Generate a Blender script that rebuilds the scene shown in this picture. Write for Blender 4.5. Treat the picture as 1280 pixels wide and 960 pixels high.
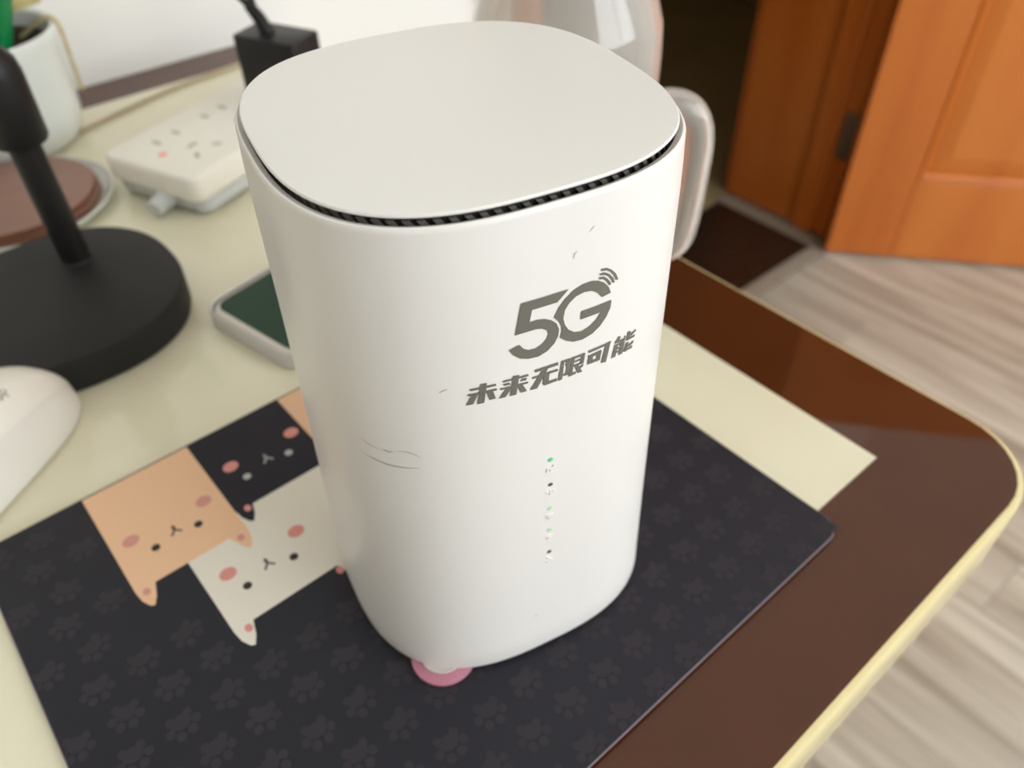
import bpy, bmesh, math, random
from mathutils import Vector, Matrix, Euler

random.seed(7)
for o in list(bpy.data.objects):
    bpy.data.objects.remove(o, do_unlink=True)
SC = bpy.context.scene
C = SC.collection

# ------------------------------------------------------------------ camera
T = 0.76                                   # height of the table top
cam_d = bpy.data.cameras.new('camera')
cam = bpy.data.objects.new('camera', cam_d)
C.objects.link(cam)
R_ = Vector((0.76042197, -0.64923314, -0.01596074))
D_ = Vector((-0.45430917, -0.51423159, -0.72744007))
F_ = Vector((0.46407069, 0.56041253, -0.68598557))
M = Matrix.Identity(4)
for i in range(3):
    M[i][0] = R_[i]; M[i][1] = -D_[i]; M[i][2] = -F_[i]
M[0][3], M[1][3], M[2][3] = 0.0, 0.0, T + 0.2584
cam.matrix_world = M
cam_d.sensor_width = 36.0
cam_d.sensor_fit = 'HORIZONTAL'
cam_d.lens = 997.84 / 1280 * 36
cam_d.clip_start = 0.01
cam_d.dof.use_dof = True
cam_d.dof.focus_distance = 0.188
cam_d.dof.aperture_fstop = 12.0
SC.camera = cam

# ------------------------------------------------------------------ daylight
world = bpy.data.worlds.new('daylight'); SC.world = world
world.use_nodes = True
bg = world.node_tree.nodes['Background']
bg.inputs[0].default_value = (0.90, 0.955, 1.0, 1)
bg.inputs[1].default_value = 9.9
# window opening in the wall behind the camera: a portal that guides the sky light
WX0, WX1, WZ0, WZ1, WY = 0.0, 2.4, 0.85, 2.45, -2.0
pl = bpy.data.lights.new('window_front_offscreen', 'AREA'); pl.shape = 'RECTANGLE'
pl.size = WX1 - WX0; pl.size_y = WZ1 - WZ0
pl.cycles.is_portal = True
po = bpy.data.objects.new('window_front_offscreen', pl); C.objects.link(po)
po.location = ((WX0 + WX1) / 2, WY - 0.1, (WZ0 + WZ1) / 2)
po.rotation_euler = (math.pi / 2, 0, 0)      # faces +y, into the room
SC.view_settings.view_transform = 'Standard'
SC.view_settings.look = 'None'
SC.view_settings.gamma = 1.0
SC.view_settings.use_curve_mapping = False
SC.view_settings.exposure = -0.38

# ------------------------------------------------------------------ materials
def s2l(c):
    return tuple(((v / 255) / 12.92 if v <= 10 else ((v / 255 + 0.055) / 1.055) ** 2.4) for v in c)

def mat(name, rgb, rough=0.5, spec=0.5, coat=0.0, metal=0.0, trans=0.0, ior=1.45, emit=None, es=0.0,
        noise=None, bump=None, coat_rough=0.03, alpha=1.0):
    """rgb in sRGB 0-255.  noise=(scale, amount, detail)  bump=(scale, strength)"""
    m = bpy.data.materials.new(name); m.use_nodes = True
    nt = m.node_tree; b = nt.nodes['Principled BSDF']
    col = (*s2l(rgb), 1)
    b.inputs['Base Color'].default_value = col
    b.inputs['Roughness'].default_value = rough
    b.inputs['Specular IOR Level'].default_value = spec
    b.inputs['Metallic'].default_value = metal
    b.inputs['IOR'].default_value = ior
    b.inputs['Transmission Weight'].default_value = trans
    b.inputs['Coat Weight'].default_value = coat
    b.inputs['Coat Roughness'].default_value = coat_rough
    b.inputs['Alpha'].default_value = alpha
    if emit:
        b.inputs['Emission Color'].default_value = (*s2l(emit), 1)
        b.inputs['Emission Strength'].default_value = es
    if noise or bump:
        tc = nt.nodes.new('ShaderNodeTexCoord')
    if noise:
        n = nt.nodes.new('ShaderNodeTexNoise'); n.inputs['Scale'].default_value = noise[0]
        n.inputs['Detail'].default_value = noise[2] if len(noise) > 2 else 3
        nt.links.new(tc.outputs['Object'], n.inputs['Vector'])
        r = nt.nodes.new('ShaderNodeValToRGB')
        r.color_ramp.elements[0].position = 0.3; r.color_ramp.elements[1].position = 0.7
        r.color_ramp.elements[0].color = tuple(v * (1 - noise[1]) for v in col[:3]) + (1,)
        r.color_ramp.elements[1].color = tuple(min(1, v * (1 + noise[1])) for v in col[:3]) + (1,)
        nt.links.new(n.outputs['Fac'], r.inputs['Fac'])
        nt.links.new(r.outputs['Color'], b.inputs['Base Color'])
    if bump:
        n2 = nt.nodes.new('ShaderNodeTexNoise'); n2.inputs['Scale'].default_value = bump[0]
        n2.inputs['Detail'].default_value = 2
        nt.links.new(tc.outputs['Object'], n2.inputs['Vector'])
        bp = nt.nodes.new('ShaderNodeBump'); bp.inputs['Strength'].default_value = bump[1]
        bp.inputs['Distance'].default_value = 0.001
        nt.links.new(n2.outputs['Fac'], bp.inputs['Height'])
        nt.links.new(bp.outputs['Normal'], b.inputs['Normal'])
    return m

def wood(name, c0, c1, scale=(14, 14, 1.2), rough=0.35, coat=0.2, rnd=0.0, det=4.0, spec=0.5):
    m = bpy.data.materials.new(name); m.use_nodes = True
    nt = m.node_tree; b = nt.nodes['Principled BSDF']
    tc = nt.nodes.new('ShaderNodeTexCoord'); mp = nt.nodes.new('ShaderNodeMapping')
    mp.inputs['Scale'].default_value = scale
    nt.links.new(tc.outputs['Object'], mp.inputs['Vector'])
    oi = nt.nodes.new('ShaderNodeObjectInfo')
    ad = nt.nodes.new('ShaderNodeVectorMath'); ad.operation = 'ADD'
    ml = nt.nodes.new('ShaderNodeMath'); ml.operation = 'MULTIPLY'; ml.inputs[1].default_value = 40 if rnd else 0
    nt.links.new(oi.outputs['Random'], ml.inputs[0])
    nt.links.new(mp.outputs['Vector'], ad.inputs[0]); nt.links.new(ml.outputs[0], ad.inputs[1])
    n = nt.nodes.new('ShaderNodeTexNoise'); n.inputs['Scale'].default_value = 1.0
    n.inputs['Detail'].default_value = det; n.inputs['Distortion'].default_value = 0.7
    nt.links.new(ad.outputs['Vector'], n.inputs['Vector'])
    r = nt.nodes.new('ShaderNodeValToRGB')
    r.color_ramp.elements[0].position = 0.32; r.color_ramp.elements[1].position = 0.68
    r.color_ramp.elements[0].color = (*s2l(c0), 1); r.color_ramp.elements[1].color = (*s2l(c1), 1)
    nt.links.new(n.outputs['Fac'], r.inputs['Fac'])
    out = r.outputs['Color']
    if rnd:
        hsv = nt.nodes.new('ShaderNodeHueSaturation')
        mr = nt.nodes.new('ShaderNodeMapRange')
        mr.inputs['To Min'].default_value = 1 - rnd; mr.inputs['To Max'].default_value = 1 + rnd
        nt.links.new(oi.outputs['Random'], mr.inputs['Value'])
        nt.links.new(mr.outputs['Result'], hsv.inputs['Value'])
        nt.links.new(out, hsv.inputs['Color']); out = hsv.outputs['Color']
    nt.links.new(out, b.inputs['Base Color'])
    b.inputs['Roughness'].default_value = rough
    b.inputs['Coat Weight'].default_value = coat
    b.inputs['Coat Roughness'].default_value = 0.15
    b.inputs['Specular IOR Level'].default_value = spec
    return m

MAT = dict(
    wall=mat('white_plaster', (236, 233, 227), 0.85, bump=(300, 0.05)),
    wallbeige=mat('off_white_paint', (232, 229, 224), 0.85),
    ceiling=mat('ceiling_paint', (238, 236, 230), 0.9),
    hallwall=mat('hall_plaster', (160, 142, 104), 0.85),
    halltile=mat('hall_tile', (172, 154, 116), 0.25, noise=(3, 0.1)),
    stone=mat('dark_stone', (52, 34, 24), 0.25, noise=(60, 0.35)),
    strip=mat('pale_stone_strip', (158, 144, 128), 0.75, 0.2),
    plank=wood('grey_laminate', (160, 147, 130), (212, 203, 186), (26, 2.0, 10), 0.4, 0.1, rnd=0.05),
    floorbase=mat('laminate_base', (120, 106, 94), 0.6),
    cream=mat('cream_laminate', (234, 228, 199), 0.3, coat=0.6, noise=(14, 0.035)),
    creamedge=mat('cream_edge_band', (226, 210, 156), 0.25, coat=0.4),
    brown=mat('brown_laminate', (80, 42, 20), 0.3, 0.0, coat=1.0, noise=(25, 0.06)),
    door=wood('orange_door_wood', (190, 98, 28), (208, 120, 44), (9, 9, 0.9), 0.38, 0.25),
    frame=wood('red_brown_frame_wood', (190, 98, 28), (208, 120, 44), (9, 9, 0.9), 0.35, 0.3),
    hinge=mat('hinge_steel', (150, 140, 128), 0.35, metal=0.9),
    rubber=mat('black_rubber', (30, 29, 31), 0.7),
    padtop=mat('pad_fabric', (36, 35, 42), 0.55, 0.3, bump=(2500, 0.06)),
    padedge=mat('pad_thread', (128, 116, 122), 0.6),
    paw=mat('paw_print_ink', (50, 46, 52), 0.55, 0.3),
    catorange=mat('peach_print', (236, 192, 154), 0.6),
    catblack=mat('ink_black_print', (34, 32, 40), 0.6, 0.3),
    catwhite=mat('ivory_print', (232, 225, 210), 0.6),
    pink=mat('pink_print', (222, 148, 138), 0.6),
    palepink=mat('mauve_pink_print', (212, 150, 136), 0.6),
    dark=mat('dark_print', (40, 34, 32), 0.6),
    greyprint=mat('light_grey_print', (190, 186, 184), 0.6),
    router=mat('white_satin_plastic', (236, 232, 226), 0.34, 0.5),
    lid=mat('white_matt_plastic', (233, 231, 225), 0.42, 0.5),
    ledge=mat('rim_plastic', (226, 222, 214), 0.4),
    grille=mat('dark_grille', (38, 36, 32), 0.6),
    louver=mat('louver_plastic', (116, 112, 104), 0.5),
    ink=mat('grey_logo_ink', (112, 108, 99), 0.45),
    icon=mat('pearl_icon_ink', (238, 234, 228), 0.3),
    scuff=mat('scuff_grey', (190, 185, 176), 0.6),
    scuffdark=mat('scuff_dark_grey', (172, 166, 158), 0.6),
    ledgreen=mat('green_light', (96, 190, 128), 0.3, emit=(80, 225, 125), es=0.30),
    ledglow=mat('green_diffuser', (176, 226, 176), 0.4, emit=(140, 235, 150), es=0.16),
    leddark=mat('unlit_lamp_lens', (92, 88, 80), 0.3),
    pinkdisc=mat('pink_rubber', (186, 122, 140), 0.5),
    whitefoot=mat('white_rubber', (208, 199, 193), 0.5),
    blackplastic=mat('black_plastic', (26, 25, 25), 0.45, 0.4),
    blackmatte=mat('black_matt_plastic', (36, 35, 34), 0.55, 0.3),
    leather=mat('brown_leather', (148, 114, 100), 0.5, noise=(60, 0.06), bump=(900, 0.1)),
    leatheredge=mat('brown_leather_edge', (128, 82, 58), 0.6),
    whitegloss=mat('white_glazed_ceramic', (226, 226, 218), 0.2, coat=0.4),
    pot=mat('white_pot_ceramic', (222, 226, 220), 0.3, coat=0.2),
    soil=mat('dark_soil', (46, 40, 24), 0.95, noise=(120, 0.4)),
    leaf=mat('dark_green_leaf', (46, 62, 30), 0.5, noise=(60, 0.25)),
    greenstick=mat('bright_green_plastic', (20, 142, 78), 0.4),
    dryleaf=mat('dry_yellow_leaf', (190, 176, 122), 0.7, noise=(80, 0.15)),
    vine=mat('dry_tan_vine', (196, 178, 132), 0.8),
    strip_white=mat('warm_white_plastic', (246, 241, 227), 0.35),
    slot=mat('socket_shutter_grey', (176, 168, 152), 0.6),
    clear=mat('clear_plastic', (236, 238, 234), 0.25, trans=0.3, ior=1.3),
    redled=mat('red_light', (235, 150, 140), 0.3, emit=(255, 130, 120), es=0.22),
    mousewhite=mat('ivory_mouse_plastic', (246, 242, 230), 0.3, coat=0.2),
    mouseside=mat('pale_grey_mouse_plastic', (240, 236, 227), 0.35),
    greyink=mat('mouse_grey_ink', (150, 142, 132), 0.5),
    phonebody=mat('white_phone_frame', (224, 214, 204), 0.25, coat=0.3),
    phonecase=mat('clear_phone_case', (236, 234, 226), 0.25, trans=0.25, ior=1.35),
    phonescreen=mat('dark_green_screen', (32, 62, 42), 0.4, 0.25),
    cable=mat('beige_cable', (190, 174, 142), 0.5),
    glass=mat('clear_glass', (244, 238, 230), 0.06, trans=0.72, ior=1.42),
    steel=mat('brushed_steel', (150, 148, 145), 0.4, metal=1.0),
    windowframe=mat('window_frame_white', (235, 235, 232), 0.4),
)

# ------------------------------------------------------------------ mesh helpers
def finish(name, bm, m, parent=None, smooth=40, loc=None, rot=None):
    bmesh.ops.recalc_face_normals(bm, faces=bm.faces[:])
    me = bpy.data.meshes.new(name); bm.to_mesh(me); bm.free()
    for x in (m if isinstance(m, (list, tuple)) else [m]):
        me.materials.append(MAT[x])
    if smooth:
        me.polygons.foreach_set('use_smooth', [True] * len(me.polygons))
        me.set_sharp_from_angle(angle=math.radians(smooth))
    return link(name, me, parent, loc, rot)

def link(name, me, parent=None, loc=None, rot=None):
    o = bpy.data.objects.new(name, me); C.objects.link(o)
    if parent: o.parent = parent
    if loc is not None: o.location = loc
    if rot is not None: o.rotation_euler = rot
    return o

def tag(o, label, cat, group=None, kind=None):
    o['label'] = label; o['category'] = cat
    if group: o['group'] = group
    if kind: o['kind'] = kind
    return o

def empty(name, loc, rz, label, cat, group=None):
    o = bpy.data.objects.new(name, None); C.objects.link(o)
    o.location = loc; o.rotation_euler = (0, 0, rz); o.empty_display_size = 0.02
    return tag(o, label, cat, group)

def box(bm, x0, x1, y0, y1, z0, z1, bev=0.0, seg=2):
    r = bmesh.ops.create_cube(bm, size=1.0)
    for v in r['verts']:
        v.co = Vector(((x0 + x1) / 2 + v.co.x * (x1 - x0), (y0 + y1) / 2 + v.co.y * (y1 - y0),
                       (z0 + z1) / 2 + v.co.z * (z1 - z0)))
    if bev:
        es = list({e for v in r['verts'] for e in v.link_edges})
        bmesh.ops.bevel(bm, geom=es, offset=bev, segments=seg, affect='EDGES', profile=0.5)

def rings(bm, rs, cap0=True, cap1=True):
    """loft between closed loops of equal length"""
    vs = [[bm.verts.new(p) for p in r] for r in rs]
    for a, b in zip(vs, vs[1:]):
        n = len(a)
        for i in range(n):
            j = (i + 1) % n
            bm.faces.new((a[i], a[j], b[j], b[i]))
    if cap0: bm.faces.new(vs[0][::-1])
    if cap1: bm.faces.new(vs[-1])
    return vs

def circ(r, z, n=48, cx=0, cy=0):
    return [(cx + r * math.cos(2 * math.pi * i / n), cy + r * math.sin(2 * math.pi * i / n), z) for i in range(n)]

def sup(a, n, z, k=160, b=None):
    out = []
    b = b or a
    for i in range(k):
        t = 2 * math.pi * i / k; c, s = math.cos(t), math.sin(t)
        r = (abs(c) ** n + abs(s) ** n) ** (-1 / n)
        out.append((a * r * c, b * r * s, z))
    return out

def rrect(x0, x1, y0, y1, r, z, seg=6, rs=None):
    """rounded rectangle loop; rs = radii for corners (x1y1, x0y1, x0y0, x1y0)"""
    rs = rs or (r,) * 4; out = []
    for k, (cx, cy, sx, sy) in enumerate(((x1, y1, 1, 1), (x0, y1, -1, 1), (x0, y0, -1, -1), (x1, y0, 1, -1))):
        q = rs[k]
        for i in range(seg + 1):
            t = math.pi / 2 * (k + i / seg)
            out.append((cx - sx * q + q * math.cos(t), cy - sy * q + q * math.sin(t), z))
    return out

def slab(bm, x0, x1, y0, y1, z0, z1, r, bev=0.0, seg=6, rs=None):
    """rounded-corner plate with softened top and bottom edges"""
    f = lambda i, z: rrect(x0 + i, x1 - i, y0 + i, y1 - i, max(r - i, 0.0002), z, seg,
                           [max(q - i, 0.0002) for q in rs] if rs else None)
    L = []
    if bev:
        L += [f(bev, z0), f(bev * 0.3, z0 + bev * 0.3), f(0, z0 + bev), f(0, z1 - bev),
              f(bev * 0.3, z1 - bev * 0.3), f(bev, z1)]
    else:
        L += [f(0, z0), f(0, z1)]
    rings(bm, L)

def tube(bm, pts, r, n=12, caps=True, flat=None):
    """round tube along points; r number or list; flat=(rx, ry) scale pair of the section"""
    pts = [Vector(p) for p in pts]; L = []
    up = None
    for i, p in enumerate(pts):
        t = (pts[min(i + 1, len(pts) - 1)] - pts[max(i - 1, 0)]).normalized()
        if up is None:
            up = Vector((0, 0, 1)) if abs(t.z) < 0.9 else Vector((0, 1, 0))
        a = t.cross(up).normalized(); b = a.cross(t).normalized(); up = b
        q = r[i] if isinstance(r, (list, tuple)) else r
        fx, fy = flat or (1, 1)
        L.append([tuple(p + a * (q * fx * math.cos(2 * math.pi * k / n)) + b * (q * fy * math.sin(2 * math.pi * k / n)))
                  for k in range(n)])
    rings(bm, L, caps, caps)

def spline(pts, n=8):
    pts = [Vector(p) for p in pts]; out = []
    P = [pts[0] * 2 - pts[1]] + pts + [pts[-1] * 2 - pts[-2]]
    for i in range(1, len(P) - 2):
        for k in range(n):
            t = k / n; a, b, c, d = P[i - 1], P[i], P[i + 1], P[i + 2]
            out.append(0.5 * ((2 * b) + (c - a) * t + (2 * a - 5 * b + 4 * c - d) * t * t + (3 * b - a - 3 * c + d) * t ** 3))
    out.append(pts[-1]); return out

def lathe(bm, prof, n=48, cap0=True, cap1=True):
    rings(bm, [circ(max(r, 1e-5), z, n) for r, z in prof], cap0, cap1)

def flatpoly(bm, pts, z):
    f = bm.faces.new([bm.verts.new((x, y, z)) for x, y in pts]); f.normal_update(); return f

def disc(bm, x, y, rx, ry, z, n=20, rot=0):
    c, s = math.cos(rot), math.sin(rot); p = []
    for i in range(n):
        a = 2 * math.pi * i / n; u, v = rx * math.cos(a), ry * math.sin(a)
        p.append((x + u * c - v * s, y + u * s + v * c))
    flatpoly(bm, p, z)

def struct(name, bm, m, label, cat, parent=None, smooth=0):
    o = finish(name, bm, m, parent, smooth)
    if not parent: tag(o, label, cat, kind='structure')
    return o

# ================================================================== THE ROOM
RX0, RX1, RY0, RYW, CEIL = -1.7, 2.7, WY, 0.7005, 2.7
DX0, DX1, DH = 0.62, 1.53, 2.06           # door opening in the back wall
WT = 0.30                                  # thickness of the back wall
bm = bmesh.new()
box(bm, RX0, DX0 - 0.035, RYW, RYW + WT, -0.1, CEIL)
box(bm, DX1 + 0.035, RX1, RYW, RYW + WT, -0.1, CEIL)
box(bm, DX0 - 0.035, DX1 + 0.035, RYW, RYW + WT, DH + 0.035, CEIL)
struct('wall_back', bm, 'wall', 'white plaster wall behind the table, with the doorway', 'wall')
bm = bmesh.new(); box(bm, RX0 - 0.15, RX0, RY0 - 0.15, RYW + WT, -0.1, CEIL)
struct('wall_left', bm, 'wallbeige', 'off white painted wall at the left end of the room', 'wall')
bm = bmesh.new(); box(bm, RX1, RX1 + 0.15, RY0 - 0.15, RYW + WT, -0.1, CEIL)
struct('wall_right', bm, 'wall', 'white plaster wall behind the open orange door', 'wall')
bm = bmesh.new()
box(bm, RX0, WX0, RY0 - 0.15, RY0, -0.1, CEIL); box(bm, WX1, RX1, RY0 - 0.15, RY0, -0.1, CEIL)
box(bm, WX0, WX1, RY0 - 0.15, RY0, -0.1, WZ0); box(bm, WX0, WX1, RY0 - 0.15, RY0, WZ1, CEIL)
struct('wall_front', bm, 'wall', 'white plaster wall around the window, facing the table', 'wall')
bm = bmesh.new(); box(bm, RX0 - 0.15, RX1 + 0.15, RY0 - 0.15, RYW + WT, CEIL, CEIL + 0.12)
struct('ceiling', bm, 'ceiling', 'flat white painted ceiling of the room', 'ceiling')
w = empty('window_1', ((WX0 + WX1) / 2, WY - 0.08, WZ0), 0, 'white framed window in the wall facing the table', 'window')
w['kind'] = 'structure'
hw, hh = (WX1 - WX0) / 2, WZ1 - WZ0
for a in ((-hw, hw, 0, 0.05), (-hw, hw, hh - 0.05, hh), (-hw, -hw + 0.05, 0.05, hh - 0.05), (hw - 0.05, hw, 0.05, hh - 0.05),
          (-0.025, 0.025, 0.05, hh - 0.05)):
    bm = bmesh.new(); box(bm, a[0], a[1], -0.03, 0.03, a[2], a[3]); finish('window_frame', bm, 'windowframe', w, 0)

# floor of grey laminate planks running towards the back wall
bm = bmesh.new(); box(bm, RX0, RX1, RY0, RYW, -0.1, -0.012); box(bm, RX0, RX1, RYW, RYW + WT, -0.1, -0.021)
floor = struct('floor', bm, 'floorbase', 'grey wood laminate plank floor beyond the table', 'floor')
PW = 0.118
plank_me = {}
x = 0.06; col = 0
while x < RX1 - PW:
    y = RYW - 0.004 - (0.0, 0.42, 0.2, 0.66)[col % 4]
    segs = [(RYW - 0.004, y)] if y < RYW - 0.01 else []
    while y > RY0 + 0.95:
        segs.append((y, y - 0.9)); y -= 0.9
    for y1, y0 in segs:
        L = round(y1 - y0, 3)
        if L not in plank_me:
            bm = bmesh.new(); box(bm, 0, PW - 0.0006, 0, L - 0.0006, -0.012, 0.0, 0.0004, 1)
            o = finish('plank', bm, 'plank', floor, 0); plank_me[L] = o.data
        else:
            o = link('plank', plank_me[L], floor)
        o.location = (x, y0, 0)
    x += PW; col += 1

# the hall beyond the doorway
HY1, HX0, HX1 = 2.9, 0.2, 2.7
bm = bmesh.new(); box(bm, HX0, HX1, RYW + WT, HY1, -0.1, -0.002)
hf = struct('floor_hall', bm, 'hallwall', 'olive beige tiled floor of the dim hall beyond the doorway', 'floor')
bm = bmesh.new(); box(bm, 0, 0.596, 0, 0.596, -0.01, 0.0, 0.001, 1)
tile_me = None
for i in range(4):
    for j in range(3):
        x0, y0 = HX0 + 0.6 * i, RYW + WT + 0.6 * j
        if tile_me is None:
            o = finish('tile', bm, 'halltile', hf, 0); tile_me = o.data
        else:
            o = link('tile', tile_me, hf)
        o.location = (x0 + 0.002, y0 + 0.002, 0.0)
for nm, a, lb in (('wall_hall_far', (HX0, HX1, HY1, HY1 + 0.1), 'dim olive plaster wall at the far side of the hall'),
                  ('wall_hall_left', (HX0 - 0.1, HX0, RYW + WT, HY1 + 0.1), 'dim plaster wall at the near end of the hall'),
                  ('wall_hall_right', (HX1, HX1 + 0.1, RYW + WT, HY1 + 0.1), 'dim plaster wall closing the hall behind the door frame')):
    bm = bmesh.new(); box(bm, *a, -0.1, CEIL); struct(nm, bm, 'hallwall', lb, 'wall')
bm = bmesh.new(); box(bm, HX0 - 0.1, HX1 + 0.1, RYW + WT, HY1 + 0.1, CEIL, CEIL + 0.1)
struct('ceiling_hall', bm, 'ceiling', 'ceiling of the dim hall beyond the doorway', 'ceiling')

# threshold: dark stone between pale strips
th = empty('trim_2', (0, 0, 0), 0, 'dark brown stone threshold with pale strips in the doorway', 'threshold')
th['kind'] = 'structure'
bm = bmesh.new(); box(bm, DX0 + 0.045, DX1 - 0.045, RYW + 0.03, RYW + WT - 0.015, -0.02, 0.002, 0.001, 1)
finish('stone_slab', bm, 'stone', th, 0)
for a in ((DX1 - 0.044, DX1 - 0.001, RYW + 0.03, RYW + WT), (DX0 + 0.001, DX0 + 0.044, RYW + 0.03, RYW + WT),
          (DX0, DX1, RYW + 0.001, RYW + 0.029)):
    bm = bmesh.new(); box(bm, *a, -0.02, 0.004, 0.0015, 1); finish('edge_strip', bm, 'strip', th, 0)

# door frame
fr = empty('trim_1', (0, 0, 0), 0, 'red brown wooden door frame lining the doorway', 'door frame')
fr['kind'] = 'structure'
for sx, xx in ((-1, DX0), (1, DX1)):
    bm = bmesh.new(); box(bm, min(xx, xx + sx * 0.034), max(xx, xx + sx * 0.034), RYW + 0.001, RYW + WT - 0.001, 0.005, DH, 0.002, 1)
    finish('jamb', bm, 'frame', fr, 0)
    bm = bmesh.new(); box(bm, min(xx, xx - sx * 0.012), max(xx, xx - sx * 0.012), RYW + 0.06, RYW + 0.11, 0.006, DH - 0.001, 0.004, 2)
    finish('door_stop', bm, 'frame', fr, 0)
    bm = bmesh.new(); a, b = sorted((xx + sx * 0.012, xx + sx * 0.075)); box(bm, a, b, RYW - 0.014, RYW - 0.0005, 0.001, DH + 0.07, 0.003, 2)
    finish('casing', bm, 'frame', fr, 0)
    bm = bmesh.new(); a, b = sorted((xx + sx * 0.004, xx + sx * 0.075)); box(bm, a, b, RYW + WT + 0.0005, RYW + WT + 0.014, 0.001, DH + 0.07, 0.003, 2)
    finish('casing', bm, 'frame', fr, 0)
bm = bmesh.new(); box(bm, DX0 - 0.034, DX1 + 0.034, RYW + 0.001, RYW + WT - 0.001, DH, DH + 0.034); finish('head_jamb', bm, 'frame', fr, 0)
bm = bmesh.new(); box(bm, DX0 - 0.012, DX1 + 0.012, RYW - 0.014, RYW - 0.0005, DH + 0.008, DH + 0.07, 0.003, 2); finish('casing', bm, 'frame', fr, 0)

# door leaf, swung open into the room
dl = empty('door_1', (1.4812, 0.6921, 0.008), math.atan2(-0.769, 0.639), 'orange brown wooden door leaf standing open beside the doorway', 'door')
dl['kind'] = 'structure'
LW, LH, LT = 0.84, 2.03, 0.042             # local: x along the leaf, -y is the face seen, z up
ST, RL = 0.135, 0.185
for x0, x1, z0, z1, nm in ((0, ST, 0, LH, 'stile'), (LW - ST, LW, 0, LH, 'stile'), (ST, LW - ST, 0, RL, 'rail'),
                           (ST, LW - ST, 0.86, 1.0, 'rail'), (ST, LW - ST, LH - 0.15, LH, 'rail')):
    bm = bmesh.new(); box(bm, x0, x1, 0, LT, z0, z1, 0.0025, 2); finish(nm, bm, 'door', dl, 0)
for z0, z1 in ((RL, 0.86), (1.0, LH - 0.15)):
    pb = bmesh.new()
    f = lambda i, y: [(ST + i, y, z0 + i), (LW - ST - i, y, z0 + i), (LW - ST - i, y, z1 - i), (ST + i, y, z1 - i)]
    rings(pb, [f(0.0, LT - 0.012), f(0.0, 0.012), f(0.012, 0.011), f(0.05, 0.003), f(0.055, 0.003)])
    finish('panel', pb, 'door', dl, 0)
    pb = bmesh.new()
    rings(pb, [f(0.0, 0.002), f(0.006, -0.002), f(0.014, 0.006), f(0.012, 0.012), f(0.0, 0.012)], False, False)
    finish('moulding', pb, 'door', dl, 0)
for z in (0.245, 1.75):
    bm = bmesh.new(); box(bm, DX1 - 0.003, DX1 - 0.0002, RYW + 0.018, RYW + 0.055, z - 0.05, z + 0.05, 0.0008, 1)
    finish('hinge', bm, 'hinge', fr, 0)
bm = bmesh.new(); tube(bm, [(LW - 0.07, 0.0, 1.0), (LW - 0.07, -0.05, 1.0), (LW - 0.16, -0.055, 1.0)], 0.009)
finish('door_handle', bm, 'steel', dl)

# ================================================================== TABLE
TX0, TX1, TY0, TY1 = -0.95, 0.3155, 0.0220, 0.6985
CXI, CYI, CYB = 0.2620, 0.0734, 0.6575
tb = empty('table', (0, 0, 0), 0, 'cream topped table with a glossy brown border and cream edge', 'table')
bm = bmesh.new(); slab(bm, TX0, TX1, TY0, TY1, T - 0.042, T - 0.0006, 0.002, 0.0022, 8, rs=(0.002, 0.03, 0.03, 0.036))
finish('table_board', bm, 'creamedge', tb)
bm = bmesh.new()
o_ = rrect(TX0 + 0.003, TX1 - 0.003, TY0 + 0.003, TY1 - 0.0005, 0.03, T, 8, (0.002, 0.03, 0.03, 0.034))
i_ = rrect(TX0 + 0.055, CXI, CYI, CYB, 0.0004, T, 8)
o0 = [(p[0], p[1], T - 0.0012) for p in o_]; i0 = [(p[0], p[1], T - 0.0012) for p in i_]
rings(bm, [i0, i_, o_, o0], False, False)
finish('brown_border', bm, 'brown', tb, 20)
bm = bmesh.new(); slab(bm, TX0 + 0.0552, CXI - 0.0002, CYI + 0.0002, CYB - 0.0002, T - 0.0012, T - 0.0001, 0.0004, 0, 2)
finish('cream_panel', bm, 'cream', tb, 20)
for x in (TX0 + 0.07, TX1 - 0.2):
    for y in (TY0 + 0.1, TY1 - 0.06):
        bm = bmesh.new(); slab(bm, x - 0.022, x + 0.022, y - 0.022, y + 0.022, 0.0005, T - 0.0425, 0.004, 0.001)
        finish('leg', bm, 'creamedge', tb)
for y in (TY0 + 0.1, TY1 - 0.06):
    bm = bmesh.new(); box(bm, TX0 + 0.0925, TX1 - 0.2225, y - 0.01, y + 0.01, T - 0.09, T - 0.0425); finish('apron', bm, 'creamedge', tb, 0)

# ================================================================== MOUSE PAD
PX0, PX1, PY0, PY1, PT = -0.0439, 0.2160, 0.0621, 0.2729, 0.003
pad = empty('mouse_pad', (0, 0, T), 0, 'dark rectangular mouse pad printed with cats and paw prints, under the white router', 'mouse pad')
bm = bmesh.new(); slab(bm, PX0 + 0.0003, PX1 - 0.0003, PY0 + 0.0003, PY1 - 0.0003, 0.0, PT - 0.0008, 0.007, 0.0003, 8)
finish('rubber_base', bm, 'rubber', pad)
bm = bmesh.new(); slab(bm, PX0, PX1, PY0, PY1, PT - 0.0008, PT, 0.0075, 0.0003, 8)
finish('fabric_top', bm, 'padtop', pad)
bm = bmesh.new()
tube(bm, rrect(PX0, PX1, PY0, PY1, 0.0075, PT - 0.0006, 8) + rrect(PX0, PX1, PY0, PY1, 0.0075, PT - 0.0006, 8)[:1], 0.00042, 6, False)
finish('edge_thread', bm, 'padedge', pad)

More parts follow.
